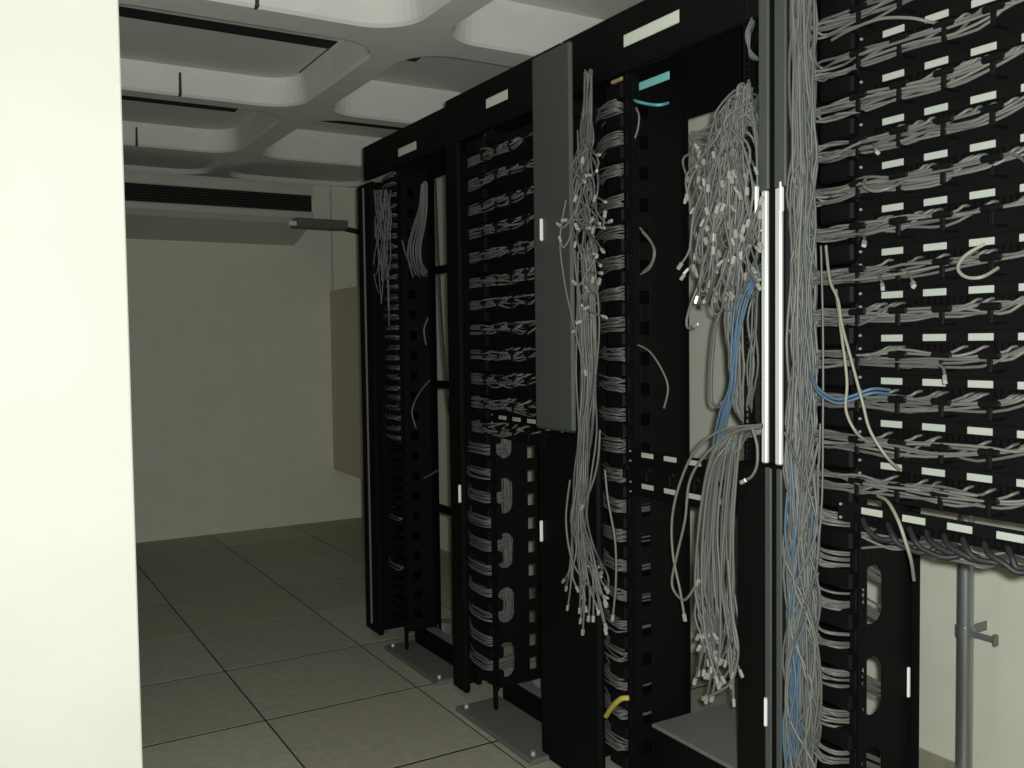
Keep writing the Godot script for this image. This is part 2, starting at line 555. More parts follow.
# vertical cable manager: fingers on its rack side, doors and back plate
func build_manager(i: int, label: String, spec: Dictionary) -> void:
	var z0: float = spec.f0
	var z1: float = spec.f1
	var m := thing("vertical_cable_manager", Vector3(RX, 0, (spec.z0 + z1) * 0.5), label, "cable manager", "vertical cable managers between the racks")
	var off := -m.position
	# frame posts
	part_box("side_channel", Vector3(RX, 0.0, WEB[i] - 0.022), Vector3(RX + 0.012, 2.14, WEB[i] - 0.004), M.black, m, 0.002)
	part_box("side_channel", Vector3(RX + 0.02, 0.0, spec.z0), Vector3(RX + 0.19, 2.14, spec.z0 + 0.006), M.black, m, 0.002)
	part_box("back_plate", Vector3(RX + 0.17, spec.back, spec.z0), Vector3(RX + 0.175, 2.14, WEB[i] - 0.004), M.black_soft, m, 0.001)
	if spec.back > 0.0:
		part_box("back_plate", Vector3(RX + 0.17, 0.0, spec.z0), Vector3(RX + 0.175, spec.back, spec.low_edge), M.black_soft, m, 0.001)
	# fingers
	var pitch: float = spec.pitch
	var fh := pitch * 0.5
	var st := new_st()
	cbox(st, Vector3.ZERO, Vector3(0.06, fh, WEB[i] - z0 - 0.004), 0.006)
	var fm := st.commit()
	var y := ROW0 + 0.006
	while y > 0.16: y -= pitch
	while y < 2.13:
		put(fm, M.black, "finger", m, Vector3(RX + 0.01, y, (WEB[i] + z0) * 0.5) + off)
		y += pitch
	for dd in spec.doors:
		var dr := part_box("door", dd.lo, dd.hi, dd.mat, m, 0.008)
		if dd.has("latch"):
			for l in dd.latch:
				put(latch_m, M.latch, "latch", dr, Vector3(dd.lo.x - 0.004, l.x, l.y) - (dd.lo + dd.hi) * 0.5)
		if dd.has("strips"):
			for s in dd.strips:
				var c: Vector3 = (s[0] + s[1]) * 0.5
				put(box_mesh(s[1] - s[0], 0.003), s[2], s[3], dr, c - (dd.lo + dd.hi) * 0.5)

var latch_m: Mesh

# ------------------------------------------------------------------ panels
var panel_m: ArrayMesh
var port_m: ArrayMesh
var lab_m: ArrayMesh
var hman_m: ArrayMesh
var ring_m: ArrayMesh

func make_panel_meshes() -> void:
	panel_m = box_mesh(Vector3(0.004, 0.043, 0.476), 0.001)
	var st := new_st()
	for k in 6:          # six jacks: dark frames with recessed openings
		var z := (k - 2.5) * 0.0142
		for s in [-1.0, 1.0]:
			cbox(st, Vector3(0, 0, z + s * 0.0062), Vector3(0.006, 0.014, 0.0012), 0.0003)
			cbox(st, Vector3(0, s * 0.0065, z), Vector3(0.006, 0.001, 0.0124), 0.0003)
	port_m = st.commit()
	lab_m = box_mesh(Vector3(0.003, 0.0138, 0.05), 0.0006)
	hman_m = box_mesh(Vector3(0.003, 0.0475, 0.476), 0.0008)
	st = new_st()        # T-shaped ring: two stems reaching out and a cap
	cbox(st, Vector3(-0.045, 0.0, 0), Vector3(0.006, 0.036, 0.011), 0.002)
	cbox(st, Vector3(-0.046, 0.014, 0), Vector3(0.008, 0.014, 0.044), 0.004)
	cbox(st, Vector3(-0.022, -0.016, 0), Vector3(0.046, 0.004, 0.007), 0.001)
	cbox(st, Vector3(-0.022, 0.02, 0), Vector3(0.046, 0.004, 0.007), 0.001)
	ring_m = st.commit()
	latch_m = box_mesh(Vector3(0.012, 0.07, 0.008), 0.003)
	var c := CylinderMesh.new()
	c.top_radius = 0.0028; c.bottom_radius = 0.0032; c.height = 0.003; c.radial_segments = 8; c.rings = 0
	screw_m = c
	var c2 := CylinderMesh.new()
	c2.top_radius = 0.009; c2.bottom_radius = 0.011; c2.height = 0.014; c2.radial_segments = 6; c2.rings = 0
	screw_big = c2

func build_panel(w: float, y: float, label: String, group: String, screws: bool, fwd := 0.0, tilt := 0.0) -> void:
	var o := thing("patch_bay", Vector3(RX - 0.005 - fwd, y - 0.008, w + 0.24), label, "patch bay", group)
	o.rotation_degrees.x = 0
	o.rotation_degrees.y = tilt
	put(panel_m, M.black, "face_plate", o)
	for k in 4:
		var z := (k - 1.5) * 0.097 - 0.005
		if screws: put(lab_m, M.label, "label", o, Vector3(-0.004, 0.008, z))
		put(port_m, M.black_soft, "port_block", o, Vector3(-0.004, -0.009, z))
	if screws:
		for s in [-1.0, 1.0]:
			for t in [-1.0, 1.0]:
				var sc := put(screw_m, M.screw, "screw", o, Vector3(-0.0035, t * 0.014, s * 0.229))
				sc.rotation_degrees.z = 90

func build_hmanager(w: float, y: float, label: String, group: String) -> void:
	var o := thing("horizontal_cable_manager", Vector3(RX - 0.004, y - 0.0518, w + 0.24), label, "cable manager", group)
	put(hman_m, M.black, "face_plate", o)
	for k in 5:
		put(ring_m, M.black, "ring", o, Vector3(0, 0.004, (k - 2) * 0.097 - 0.01))

# ------------------------------------------------------------------ cables
# wobbling vertical run inside a bundle from y0 to y1 at (x, z)
func run_vertical(x: float, z: float, y0: float, y1: float, amp: float, step := 0.14) -> Array:
	var out := []
	var n := int(max(1, ceil(abs(y1 - y0) / step)))
	for k in n + 1:
		var y := lerpf(y0, y1, float(k) / n)
		out.append(Vector3(x + rng.randf_range(-amp, amp), y, z + rng.randf_range(-amp, amp)))
	return out

func near_rack_cables() -> void:
	var w: float = WEB[3]
	var rows := 12
	for k in rows:
		var yl := ROW0 + U2 * k
		var yr := yl - 0.043
		var cnt := 12 if k < 10 else 9
		for c in cnt:
			var xb := rng.randf_range(1.59, 1.655)
			var zb := -xb / RX * rng.randf_range(1.462, 1.528)
			var from_top := rng.randf() < 0.5
			var pts: Array
			var oy := rng.randf_range(-0.017, 0.017)
			if from_top: pts = run_vertical(xb, zb, 2.29, yr + 0.1, 0.011)
			else: pts = run_vertical(xb, zb, rng.randf_range(0.03, 0.5), yr - 0.1, 0.012)
			var sgn := 1.0 if from_top else -1.0
			pts.append(Vector3(xb, yr + sgn * 0.03, zb + 0.006))
			pts.append(Vector3(rng.randf_range(1.615, 1.65), yr + oy, -1.42))
			var xr := rng.randf_range(1.622, 1.65)
			pts.append(Vector3(rng.randf_range(1.615, 1.65), yr + oy, -1.36))
			var zp := w + 0.24 + (rng.randi_range(0, 3) - 1.5) * 0.097 - 0.005 + rng.randi_range(-2, 2) * 0.0142
			if c < 4: zp = w + 0.24 + ([2, 3, 3, 3][c] - 1.5) * 0.097 + rng.randf_range(-0.035, 0.035)
			var z := -1.29
			while z < zp - 0.05:
				pts.append(Vector3(xr + rng.randf_range(-0.01, 0.004) - 0.01, yr + oy * 0.8 + rng.randf_range(-0.009, 0.009), z))
				z += rng.randf_range(0.07, 0.12)
			var end := 0
			if rng.randf() < 0.05:           # a slack loop or an unplugged end hanging off the row
				pts.append(Vector3(1.6, yr - 0.01, zp - 0.02))
				pts.append(Vector3(1.57, yr - 0.03, zp + 0.01))
				end = 2
			else:
				pts.append(Vector3(1.63, yl - 0.03, zp - 0.02))
				pts.append(Vector3(1.635, yl - 0.02, zp))
				pts.append(Vector3(1.652, yl - 0.018, zp))
			cable("patch_cable", pts, 0.0031, grey(), "grey patch cable feeding the %s row above the loose bay of the patched rack" % ORD[k], "grey patch cables of the fully patched rack, %s row" % ORD[k], 3, end)
	# cables leaving the bundle through the lower finger gaps
	for k in range(1, 12):
		var yr := ROW0 - U2 * k - 0.043
		if yr < 0.12: break
		for c in 8:
			var xb := rng.randf_range(1.585, 1.65)
			var zb := -xb / RX * rng.randf_range(1.455, 1.53)
			var pts := run_vertical(xb, zb, minf(yr + rng.randf_range(0.2, 0.7), 2.2), yr + 0.08, 0.016)
			var oy := rng.randf_range(-0.02, 0.018)
			pts.append(Vector3(1.63, yr + oy + 0.01, -1.42))
			pts.append(Vector3(1.64, yr + oy, -1.37 - rng.randf() * 0.03))
			pts.append(Vector3(1.7, yr + oy - 0.01, -1.365))
			pts.append(Vector3(1.78, yr + oy - 0.05, -1.37))
			cable("patch_cable", pts, 0.0031, grey(), "grey patch cable turning back through the lower finger gaps below the patched panels", "grey patch cables in the lower finger gaps", 3)
	# loose blue runs in the lower bundle
	for c in 9:
		var xb := rng.randf_range(1.575, 1.595)
		var zb := -xb / RX * rng.randf_range(1.475, 1.53)
		var y0 := rng.randf_range(0.75, 1.15)
		var pts := run_vertical(xb, zb, y0, rng.randf_range(0.08, 0.45), 0.014, 0.11)
		cable("blue_patch_cable", pts, 0.0031, M.blue, "blue patch cable hanging in the lower part of the thick grey bundle", "blue patch cables in the thick bundle", 4)
	# loose greys wandering across the lower bundle
	for c in 12:
		var y0 := rng.randf_range(0.7, 1.3)
		var pts := []
		var y := y0
		while y > 0.1:
			pts.append(Vector3(rng.randf_range(1.565, 1.59), y, rng.randf_range(-1.46, -1.365)))
			y -= rng.randf_range(0.1, 0.2)
		cable("patch_cable", pts, 0.003, grey(), "loose grey patch cable straying over the lower thick bundle", "stray cables over the thick bundle", 5, 2 if rng.randf() < 0.4 else 0)
	# blue cable swinging from the bundle into the panels
	for c in 2:
		var dy := c * 4.0
		cable("blue_patch_cable", [px(811, 372 + dy, 1.57), px(818, 388 + dy, 1.55), px(836, 399 + dy, 1.55), px(852, 396 + dy, 1.56), px(872, 389 + dy, 1.58), px(890, 390 + dy, 1.62)], 0.0034, M.blue, "blue patch cable curving from the bundle to the patch panels", "blue cables curving into the panels", 6)
	# pale slack cables falling across the front of the panels
	cable("slack_cable", [px(826, 246, 1.59), px(830, 280, 1.56), px(838, 300, 1.55), px(842, 325, 1.545), px(850, 355, 1.54), px(862, 400, 1.54), px(870, 430, 1.55), px(886, 456, 1.56), px(900, 470, 1.6)], 0.0032, M.pale_cable, "pale slack cable falling diagonally across the front of the panels", "pale slack cables", 6)
	cable("slack_cable", [px(836, 290, 1.59), px(841, 330, 1.555), px(847, 380, 1.55), px(846, 410, 1.55), px(856, 432, 1.56), px(868, 442, 1.6)], 0.0032, M.pale_cable, "pale slack cable falling diagonally across the front of the panels", "pale slack cables", 6)
	cable("slack_cable", [px(878, 496, 1.58), px(888, 502, 1.55), px(898, 520, 1.53), px(905, 540, 1.53), px(911, 560, 1.55), px(914, 580, 1.6)], 0.0036, M.pale_cable, "pale cable end drooping from the lowest loose panel beside the rack upright", "pale slack cables", 6)
	cable("slack_cable", [px(821, 246, 1.58), px(823, 330, 1.555), px(823, 420, 1.555), px(822, 500, 1.56), px(817, 560, 1.56)], 0.0022, M.cables[1], "thin grey cable hanging straight down over the finger gaps", "", 4)
	# slack loop standing off the panels
	cable("slack_cable", [px(985, 244, 1.6), px(966, 255, 1.58), px(958, 268, 1.565), px(966, 277, 1.56), px(982, 277, 1.565), px(998, 268, 1.6)], 0.0034, M.pale_cable, "short pale cable forming an open loop in front of the panels", "", 6)
	cable("slack_cable", [px(866, 178, 1.6), px(864, 186, 1.57), px(874, 191, 1.56), px(890, 188, 1.57), px(905, 180, 1.62)], 0.0034, M.cables[3], "short grey cable bowing below a panel near the finger gaps", "", 6)
	cable("slack_cable", [px(832, 40, 1.6), px(850, 30, 1.58), px(880, 19, 1.57), px(910, 18, 1.58), px(930, 22, 1.6), px(945, 24, 1.64)], 0.0034, M.cables[1], "grey cable arching over the uppermost cable row of the patched rack", "", 6)

# jitter a list of pixel points into one cable path
func px_path(pts: Array, jx: float, jy: float, xa: float, xb: float) -> Array:
	var out := []
	var ox := rng.randf_range(-1, 1)
	for p in pts:
		var wdt: float = p[2] if p.size() > 2 else 1.0
		out.append(px(p[0] + (ox * 0.8 + rng.randf_range(-0.35, 0.35)) * jx * wdt, p[1] + rng.randf_range(-jy, jy), rng.randf_range(xa, xb)))
	return out

func loose_bundles() -> void:
	# --- bundle hanging from the manager beside the half-open door
	var g := "grey cables hanging beside the half-open manager door"
	var lab := "grey patch cable with clear plug, hanging loose beside the dark manager door"
	for c in 20:       # ends tangled halfway up
		var ye := rng.randf_range(170, 330)
		var pts := px_path([[588, 72, 0.5], [587, 105, 0.6], [586, 140, 0.8]], 9, 4, 1.575, 1.63)
		var y := 140.0
		while y < ye - 20:
			y += rng.randf_range(22, 34)
			pts.append(px(586 + rng.randf_range(-17, 15), y, rng.randf_range(1.545, 1.62)))
		pts.append(px(586 + rng.randf_range(-20, 18), y + rng.randf_range(4, 12), 1.55))
		cable("loose_patch_cable", pts, 0.003, grey(), lab, g, 4, 2)
	for c in 16:       # short curled ends, plugs pointing every way
		var y := rng.randf_range(150, 325)
		var x := 586 + rng.randf_range(-12, 12)
		var dirx := rng.randf_range(-16, 16)
		cable("loose_patch_cable", [px(x, y - 40, 1.6), px(x + dirx * 0.3, y - 14, 1.57), px(x + dirx, y, 1.55), px(x + dirx * 1.3, y + rng.randf_range(-12, 10), 1.545)], 0.003, grey(), lab, g, 5, 2)
	for c in 26:       # the long tail
		var s := rng.randf_range(-1, 1)
		var ye := rng.randf_range(565, 630)
		var pts := []
		for p in [[586, 250, 14], [588, 320, 12], [588, 380, 12], [586, 430, 10], [582, 480, 10], [579, 520, 10], [583, 550, 14]]:
			pts.append(px(p[0] + p[2] * (s * 0.8 + rng.randf_range(-0.3, 0.3)), p[1] + rng.randf_range(-6, 6), rng.randf_range(1.56, 1.61)))
		pts.append(px(588 + s * 20, 560 + (ye - 560) * 0.5, 1.56))
		pts.append(px(590 + s * 24 + rng.randf_range(-6, 6), ye, 1.565))
		cable("loose_patch_cable", pts, 0.003, grey(), lab, g, 4, 2)
	for b in [[[600, 430], [598, 460], [592, 485], [583, 505]], [[605, 470], [608, 500], [615, 540], [616, 580], [613, 615]], [[570, 480], [566, 520], [572, 560], [588, 585], [604, 596]], [[566, 200], [560, 240], [565, 285], [575, 330], [585, 370]]]:
		var pts := []
		for p in b: pts.append(px(p[0], p[1], 1.55))
		cable("loose_patch_cable", pts, 0.0032, M.cables[3], lab, g, 6, 2)
	# --- tangle in the empty upper part of the next rack
	g = "grey cables tangled in the open rack"
	lab = "grey patch cable in the big tangle hanging in the open rack"
	for c in 80:
		var s := rng.randf()
		var ex := lerpf(684, 752, rng.randf())
		var ey := rng.randf_range(165, 300) - (0.0 if ex > 700 else 20.0)
		var topx := lerpf(716, 753, s)
		var topy := 118 - 36 * sin(s * PI * 0.55)
		var x0 := rng.randf_range(1.6, 1.74)
		var pts := [px(762, rng.randf_range(90, 175), 1.68), px(753 - rng.randf() * 5, topy + 6 + rng.randf() * 20, x0), px(topx, topy + rng.randf_range(0, 40), x0 - 0.01), px(lerpf(topx, ex, 0.35) + rng.randf_range(-10, 10), lerpf(topy, ey, 0.4), x0 - 0.02), px(lerpf(topx, ex, 0.7) + rng.randf_range(-12, 12), lerpf(topy, ey, 0.7), x0 - 0.02), px(ex, ey - 16, x0 - 0.02), px(ex + rng.randf_range(-9, 9), ey + rng.randf_range(-6, 10), x0 - 0.03)]
		cable("tangled_patch_cable", pts, 0.0031, grey(), lab, g, 5, 2)
	for c in 34:        # loops turning back up
		var x := rng.randf_range(690, 748)
		var y := rng.randf_range(200, 315)
		var wv := rng.randf_range(5, 12)
		var x0 := rng.randf_range(1.58, 1.7)
		cable("tangled_patch_cable", [px(x + 16 + rng.randf_range(0, 14), y - 80, x0 + 0.03), px(x + wv + 3, y - 45, x0), px(x, y - 14, x0), px(x + wv * 0.3, y, x0), px(x + wv, y - 3, x0), px(x + wv + 4, y - 22, x0 - 0.02), px(x + wv + rng.randf_range(-6, 16), y - 50, x0 - 0.02)], 0.0031, grey(), lab, g, 5, 2)
	# hook hanging low against the wall
	cable("tangled_patch_cable", [px(735, 290, 1.68), px(718, 318, 1.66), px(713, 350, 1.66), px(711, 385, 1.66), px(712, 402, 1.66), px(718, 407, 1.66), px(722, 404, 1.66)], 0.0042, M.cables[0], "grey cable ending in a low hook against the pale wall", "", 6, 2)
	cable("tangled_patch_cable", [px(706, 270, 1.68), px(694, 296, 1.66), px(687, 318, 1.66), px(688, 328, 1.66), px(694, 326, 1.66)], 0.004, M.cables[3], "grey cable with a curled tip hanging at the edge of the tangle", "", 6, 2)
	# straight greys dropping from the tangle to the lower bunch
	g = "grey cables dropping beside the blue ones"
	for c in 16:
		var x := rng.randf_range(728, 758)
		var s := rng.randf_range(-8, 8)
		cable("tangled_patch_cable", [px(x + 3, 255 + rng.randf() * 40, 1.66), px(x + s, 320, 1.65), px(x - s * 0.4, 365, 1.65), px(lerpf(x, 745, 0.4) + s * 0.5, 405, 1.66), px(752, 428 + rng.randf() * 8, 1.68)], 0.003, grey(), "grey patch cable dropping straight from the tangle beside blue cables", g, 5)
	for c in 5:
		var s := c * 2.2 - 4.5 + rng.randf_range(-2, 2)
		cable("blue_patch_cable", [px(763, 262 + c * 4, 1.68), px(752 + s * 0.6, 279 + c * 2, 1.63), px(741 + s + rng.randf_range(-2, 2), 305, 1.62), px(735 + s * 0.7, 345, 1.62), px(731 + s * 0.6 + rng.randf_range(-2, 2), 385, 1.62), px(725 + s, 412, 1.62), px(718 + s, 445, 1.63)], 0.0034, M.blue, "blue patch cable curving down through the open rack", "blue cables in the open rack", 6)
	# --- big bunch drooping from behind the light door strips
	g = "grey cables drooping in a bunch in front of the open rack"
	lab = "grey patch cable in the thick bunch drooping below the tangle"
	for c in 40:
		var s := rng.randf()
		var xm := lerpf(699, 735, s)
		var ye := rng.randf_range(625, 700)
		var x0 := rng.randf_range(1.57, 1.64)
		var pts := [px(766, 424 + rng.randf() * 8, 1.68), px(753, 426 + rng.randf() * 10, 1.66), px(lerpf(718, 742, s), 440 + (1 - s) * 6 + rng.randf_range(-6, 10), x0), px(lerpf(705, 737, s), 478 + rng.randf_range(-5, 5), x0), px(xm - 1, 530, x0), px(xm + rng.randf_range(-4, 4) - 2, 585, x0)]
		pts.append(px(xm + rng.randf_range(-7, 7), lerpf(585, ye, 0.6), x0))
		pts.append(px(lerpf(xm, 722, 0.3) + rng.randf_range(-12, 10), ye, x0))
		cable("drooping_patch_cable", pts, 0.0031, grey(), lab, g, 5, 2)
	for b in [[[762, 425], [722, 430], [695, 451], [679, 486], [672, 520], [673, 555], [680, 590], [684, 614]], [[762, 427], [735, 432], [708, 452], [690, 480], [685, 520], [677, 555], [672, 585], [684, 600], [696, 585]], [[728, 560], [732, 610], [738, 645], [736, 668], [731, 682], [722, 690], [707, 697]], [[730, 600], [735, 640], [738, 655], [734, 672]], [[752, 428], [757, 445], [757, 465], [752, 476], [746, 480]]]:
		var pts := []
		for p in b: pts.append(px(p[0], p[1], 1.565))
		cable("drooping_patch_cable", pts, 0.0036, M.cables[3], lab, g, 6, 2)
	# loop at the top of the door post
	for c in 3:
		cable("tangled_patch_cable", [px(757, 0 + c * 6, 1.68), px(752, 18 + c * 6, 1.65), px(746 + c * 2, 34, 1.64), px(750, 50 + c * 3, 1.65), px(760, 60, 1.68)], 0.003, M.cables[c], "thin grey cable looping out beside the top of the door post", "thin loops beside the door post", 6)
	# light cables in front of the dark upright of the open rack
	for b in [[[640, 228], [650, 240], [655, 253], [650, 268], [641, 274]], [[642, 232], [653, 246], [652, 262], [643, 272]], [[638, 345], [650, 352], [662, 370], [668, 388], [664, 408]], [[636, 108], [639, 116], [638, 128], [635, 138]]]:
		var pts := []
		for p in b: pts.append(px(p[0], p[1], 1.65))
		cable("slack_cable", pts, 0.003, M.cables[1], "thin grey cable looping in front of the dark upright of the open rack", "thin loops on the open rack upright", 6)

func far_cables() -> void:
	# everything beyond the nearer three hundred: rows of the second rack, finger gaps and the farthest rack
	var vs := PackedVector3Array()
	var ns := PackedVector3Array()
	var idx := PackedInt32Array()
	# second rack rows
	var w: float = WEB[1]
	for k in range(0, 12):
		var yr := ROW0 + U2 * k - 0.043
		for c in 10:
			var oy := rng.randf_range(-0.019, 0.019)
			var pts := [Vector3(1.7, yr + oy, -3.11), Vector3(1.645, yr + oy, -3.07), Vector3(1.635, yr + oy, -2.96)]
			var z := -2.9
			var ze := rng.randf_range(-2.85, -2.52)
			while z < ze:
				pts.append(Vector3(rng.randf_range(1.6, 1.645), yr + oy * 0.8 + rng.randf_range(-0.01, 0.01), z))
				z += rng.randf_range(0.06, 0.1)
			pts.append(Vector3(1.65, yr + 0.025, ze + 0.02))
			tube_arrays(smooth_path(pts, 3), 0.003, 5, vs, ns, idx, Vector3.ZERO)
	# lower finger gaps of the second rack, and all gaps of the third and first racks
	for spec in [[-3.09, -2.955, 0.16, 1.0, U2, 1], [-2.22, -2.15, 0.16, 2.12, U2, 2], [-3.87, -3.76, 0.16, 2.12, U2 * 0.5, 0]]:
		var y := ROW0 + 0.006
		while y > spec[2]: y -= spec[4]
		y += spec[4] * 0.5
		while y < spec[3]:
			var skip: bool = spec[5] == 0 and y < 0.95 and rng.randf() < 0.75
			if not skip:
				var cn := 11 if spec[4] > 0.06 else 5
				var deep := 0.03 if spec[5] == 0 else 0.14 if spec[5] != 2 or (y < 1.06 and rng.randf() < 0.7) else 0.03
				for c in cn:
					var oy: float = (c / (cn - 1.0) - 0.5) * spec[4] * 0.42 + rng.randf_range(-0.003, 0.003)
					var xx := rng.randf_range(1.64, 1.67)
					var dy := rng.randf_range(-0.006, 0.006)
					tube_arrays(smooth_path([Vector3(xx + 0.035, y + oy * 0.8 + dy * 3.0, spec[0] - 0.09), Vector3(xx + 0.01, y + oy + dy, spec[0] - 0.03), Vector3(xx, y + oy, spec[0] + 0.02), Vector3(xx, y + oy, spec[1] - 0.02), Vector3(xx + minf(0.06, deep * 0.6), y + oy - dy * 1.5, spec[1] - 0.012), Vector3(xx + deep, y + oy - dy * 2.0, spec[1] - 0.02)], 3), 0.003, 5, vs, ns, idx, Vector3.ZERO)
			y += spec[4]
	# vertical bunches: farthest rack
	for c in 14:
		var pts := []
		var s := rng.randf_range(-1, 1)
		for p in [[424, 184, 3], [423, 205, 4], [419, 225, 6], [414, 245, 7], [415, 262, 7], [420, 275, 8]]:
			pts.append(px(p[0] + s * p[2], p[1] + rng.randf_range(-3, 3), 1.66))
		tube_arrays(smooth_path(pts, 3), 0.004, 5, vs, ns, idx, Vector3.ZERO)
	for c in 20:
		var pts := []
		var s := rng.randf_range(-1, 1)
		var ye := rng.randf_range(220, 330)
		for k in 6:
			pts.append(px(382 + s * 7 + rng.randf_range(-3, 3), lerpf(190, ye, k / 5.0), 1.64))
		tube_arrays(smooth_path(pts, 2), 0.003, 5, vs, ns, idx, Vector3.ZERO)
	# vertical cables seen through the oval openings of the second rack
	for c in 24:
		var xx := rng.randf_range(1.69, 1.75)
		var pts := []
		for k in 7: pts.append(Vector3(xx + rng.randf_range(-0.008, 0.008), lerpf(0.32, 1.05, k / 6.0), -2.97 + rng.randf_range(-0.02, 0.01)))
		tube_arrays(smooth_path(pts, 2), 0.003, 5, vs, ns, idx, Vector3.ZERO)
	for b in [[[428, 318], [424, 330], [426, 345]], [[430, 380], [418, 395], [412, 412], [416, 428]], [[424, 478], [432, 474], [438, 470]], [[402, 240], [406, 255], [412, 268]]]:
		var pts := []
		for p in b: pts.append(px(p[0], p[1], 1.65))
		tube_arrays(smooth_path(pts, 5), 0.004, 5, vs, ns, idx, Vector3.ZERO)
	var o := put(mesh_from(vs, ns, idx), M.cables[0], "packed_cables", self)
	tag(o, "masses of grey cables packed into the finger gaps of the farther racks", "cables", "", "stuff")

func loose_bay_cables() -> void:
	# black leads and grey runs below the loose hanging bay
	for c in 9:
		var x := 868 + c * 20.0 + rng.randf_range(-5, 5)
		var y := 516 + (x - 877) * 0.2
		cable("black_patch_cable", [px(x, y + 6, 1.59), px(x + 4, y + 16, 1.57), px(x + 16 + rng.randf_range(-6, 6), y + 26, 1.57), px(x + 34, y + 24 + rng.randf_range(0, 12), 1.58), px(x + 52, y + 30 + rng.randf_range(-6, 6), 1.6)], 0.006, M.dark_cable, "black lead drooping below the loose hanging bay of the patched rack", "black leads below the loose bay", 5)
	for c in 5:
		var pts := []
		for k in 7: pts.append(px(862 + k * 30, 530 + k * 5.5 + rng.randf_range(-6, 8) + c * 3, rng.randf_range(1.6, 1.64)))
		cable("patch_cable", pts, 0.003, M.cables[c % 4], "grey cable sagging along the underside of the loose hanging bay", "grey cables under the loose bay", 5)
	cable("black_cable", [px(434, 140, 1.81), px(436, 200, 1.84), px(439, 270, 1.85), px(443, 340, 1.86), px(449, 410, 1.86), px(456, 440, 1.83)], 0.005, M.dark_cable, "thin black cable hanging in the pale gap of the farthest rack", "", 5)

func yellow_and_blue_bits() -> void:
	cable("yellow_cable", [px(606, 716, 1.6), px(613, 706, 1.585), px(621, 699, 1.585), px(629, 698, 1.6)], 0.008, M.yellow, "short yellow cable in a low finger gap of the open rack", "", 5)
	cable("cyan_cable", [px(628, 96, 1.72), px(636, 101, 1.68), px(648, 104, 1.68), px(659, 105, 1.68), px(668, 103, 1.72)], 0.0045, M.cyan, "cyan cable sagging under the header of the open rack", "", 5)
	var o := put(box_mesh(Vector3(0.004, 0.022, 0.13), 0.001), M.label_cyan, "cyan_tag", self, px(654, 81, 1.7))
	tag(o, "cyan tag above the sagging cyan cable under the rack header", "tag")
	var o2 := put(box_mesh(Vector3(0.012, 0.026, 0.05), 0.003), M.label_tan, "tan_tag", self, px(617, 78, 1.7))
	tag(o2, "small tan tag under the header beside the cyan tag", "tag")

# ------------------------------------------------------------------ other things
func build_ac() -> void:
	var x0 := 0.25
	var x1 := 2.205
	var zf := -6.5
	var o := thing("air_conditioner", Vector3((x0 + x1) * 0.5, 2.14, -6.7), "long pale air conditioner with dark grille under the ceiling on far wall", "air conditioner")
	var off := -o.position
	var prof := [Vector2(zf, 2.515), Vector2(zf, 2.275), Vector2(zf - 0.03, 2.245), Vector2(zf - 0.2, 2.19), Vector2(WALL_FAR, 2.13), Vector2(WALL_FAR, 2.53)]
	var st := new_st()
	for i in prof.size():
		var a: Vector2 = prof[i]
		var b: Vector2 = prof[(i + 1) % prof.size()]
		quad(st, Vector3(x0, a.y, a.x), Vector3(x1, a.y, a.x), Vector3(x1, b.y, b.x), Vector3(x0, b.y, b.x))
	for x in [x0, x1]:
		for i in range(1, prof.size() - 1):
			for p in [prof[0], prof[i], prof[i + 1]]:
				st.set_normal(Vector3(-1 if x == x0 else 1, 0, 0))
				st.add_vertex(Vector3(x, p.y, p.x))
	put(st.commit(), M.ac, "body", o, off)
	part_box("front_lip", Vector3(x0, 2.445, zf), Vector3(x1 + 0.005, 2.515, zf + 0.02), M.ac, o, 0.006)
	part_box("front_lip", Vector3(x0, 2.275, zf), Vector3(x1 + 0.005, 2.33, zf + 0.02), M.ac, o, 0.008)
	part_box("grille_recess", Vector3(x0, 2.33, zf - 0.002), Vector3(x1, 2.445, zf + 0.003), M.slot, o, 0.001)
	for k in 6:
		var y := 2.343 + k * 0.018
		var b := part_box("louvre", Vector3(x0 + 0.01, y - 0.002, zf + 0.003), Vector3(x1 - 0.01, y + 0.002, zf + 0.017), M.joint, o, 0.0008)
		b.rotation_degrees.x = 25
	var o2 := thing("drain_pan", Vector3(2.25, 2.2, -6.55), "grey sheet metal pan at the end of the air conditioner", "drain pan")
	part_box("pan", Vector3(2.04, 2.2, -6.475), Vector3(2.415, 2.262, -6.33), M.base_plate, o2, 0.004)
	part_box("bracket", Vector3(1.985, 2.205, -6.36), Vector3(2.04, 2.24, -6.33), M.latch, o2, 0.004)
	var c := put(tube_mesh(smooth_path([Vector3(2.41, 2.215, -6.42), Vector3(2.5, 2.2, -6.42), Vector3(2.6, 2.18, -6.43), WALL_PIPE], 5), 0.018, 10), M.dark_cable, "drain_pipe", self)
	tag(c, "dark pipe running from the pan behind the racks", "pipe")
	var c2 := put(tube_mesh(PackedVector3Array([Vector3(2.5, 1.8, -6.915), Vector3(2.5, 2.2, -6.915), Vector3(2.5, 2.6, -6.915)]), 0.008, 8), M.ac, "wall_conduit", self)
	tag(c2, "thin pale conduit rising up the far wall beside the air conditioner", "conduit")

const WALL_PIPE := Vector3(2.73, 2.16, -6.45)

func build_cabinet() -> void:
	var o := thing("wall_cabinet", Vector3(2.605, 0.4, -6.56), "beige wall cabinet in the far corner behind the last rack", "cabinet")
	part_box("body", Vector3(2.48, 0.4, WALL_FAR), Vector3(2.73, 1.795, -6.22), M.cabinet, o, 0.004)
	part_box("door", Vector3(2.49, 0.42, -6.22), Vector3(2.725, 1.775, -6.2), M.cabinet, o, 0.004)

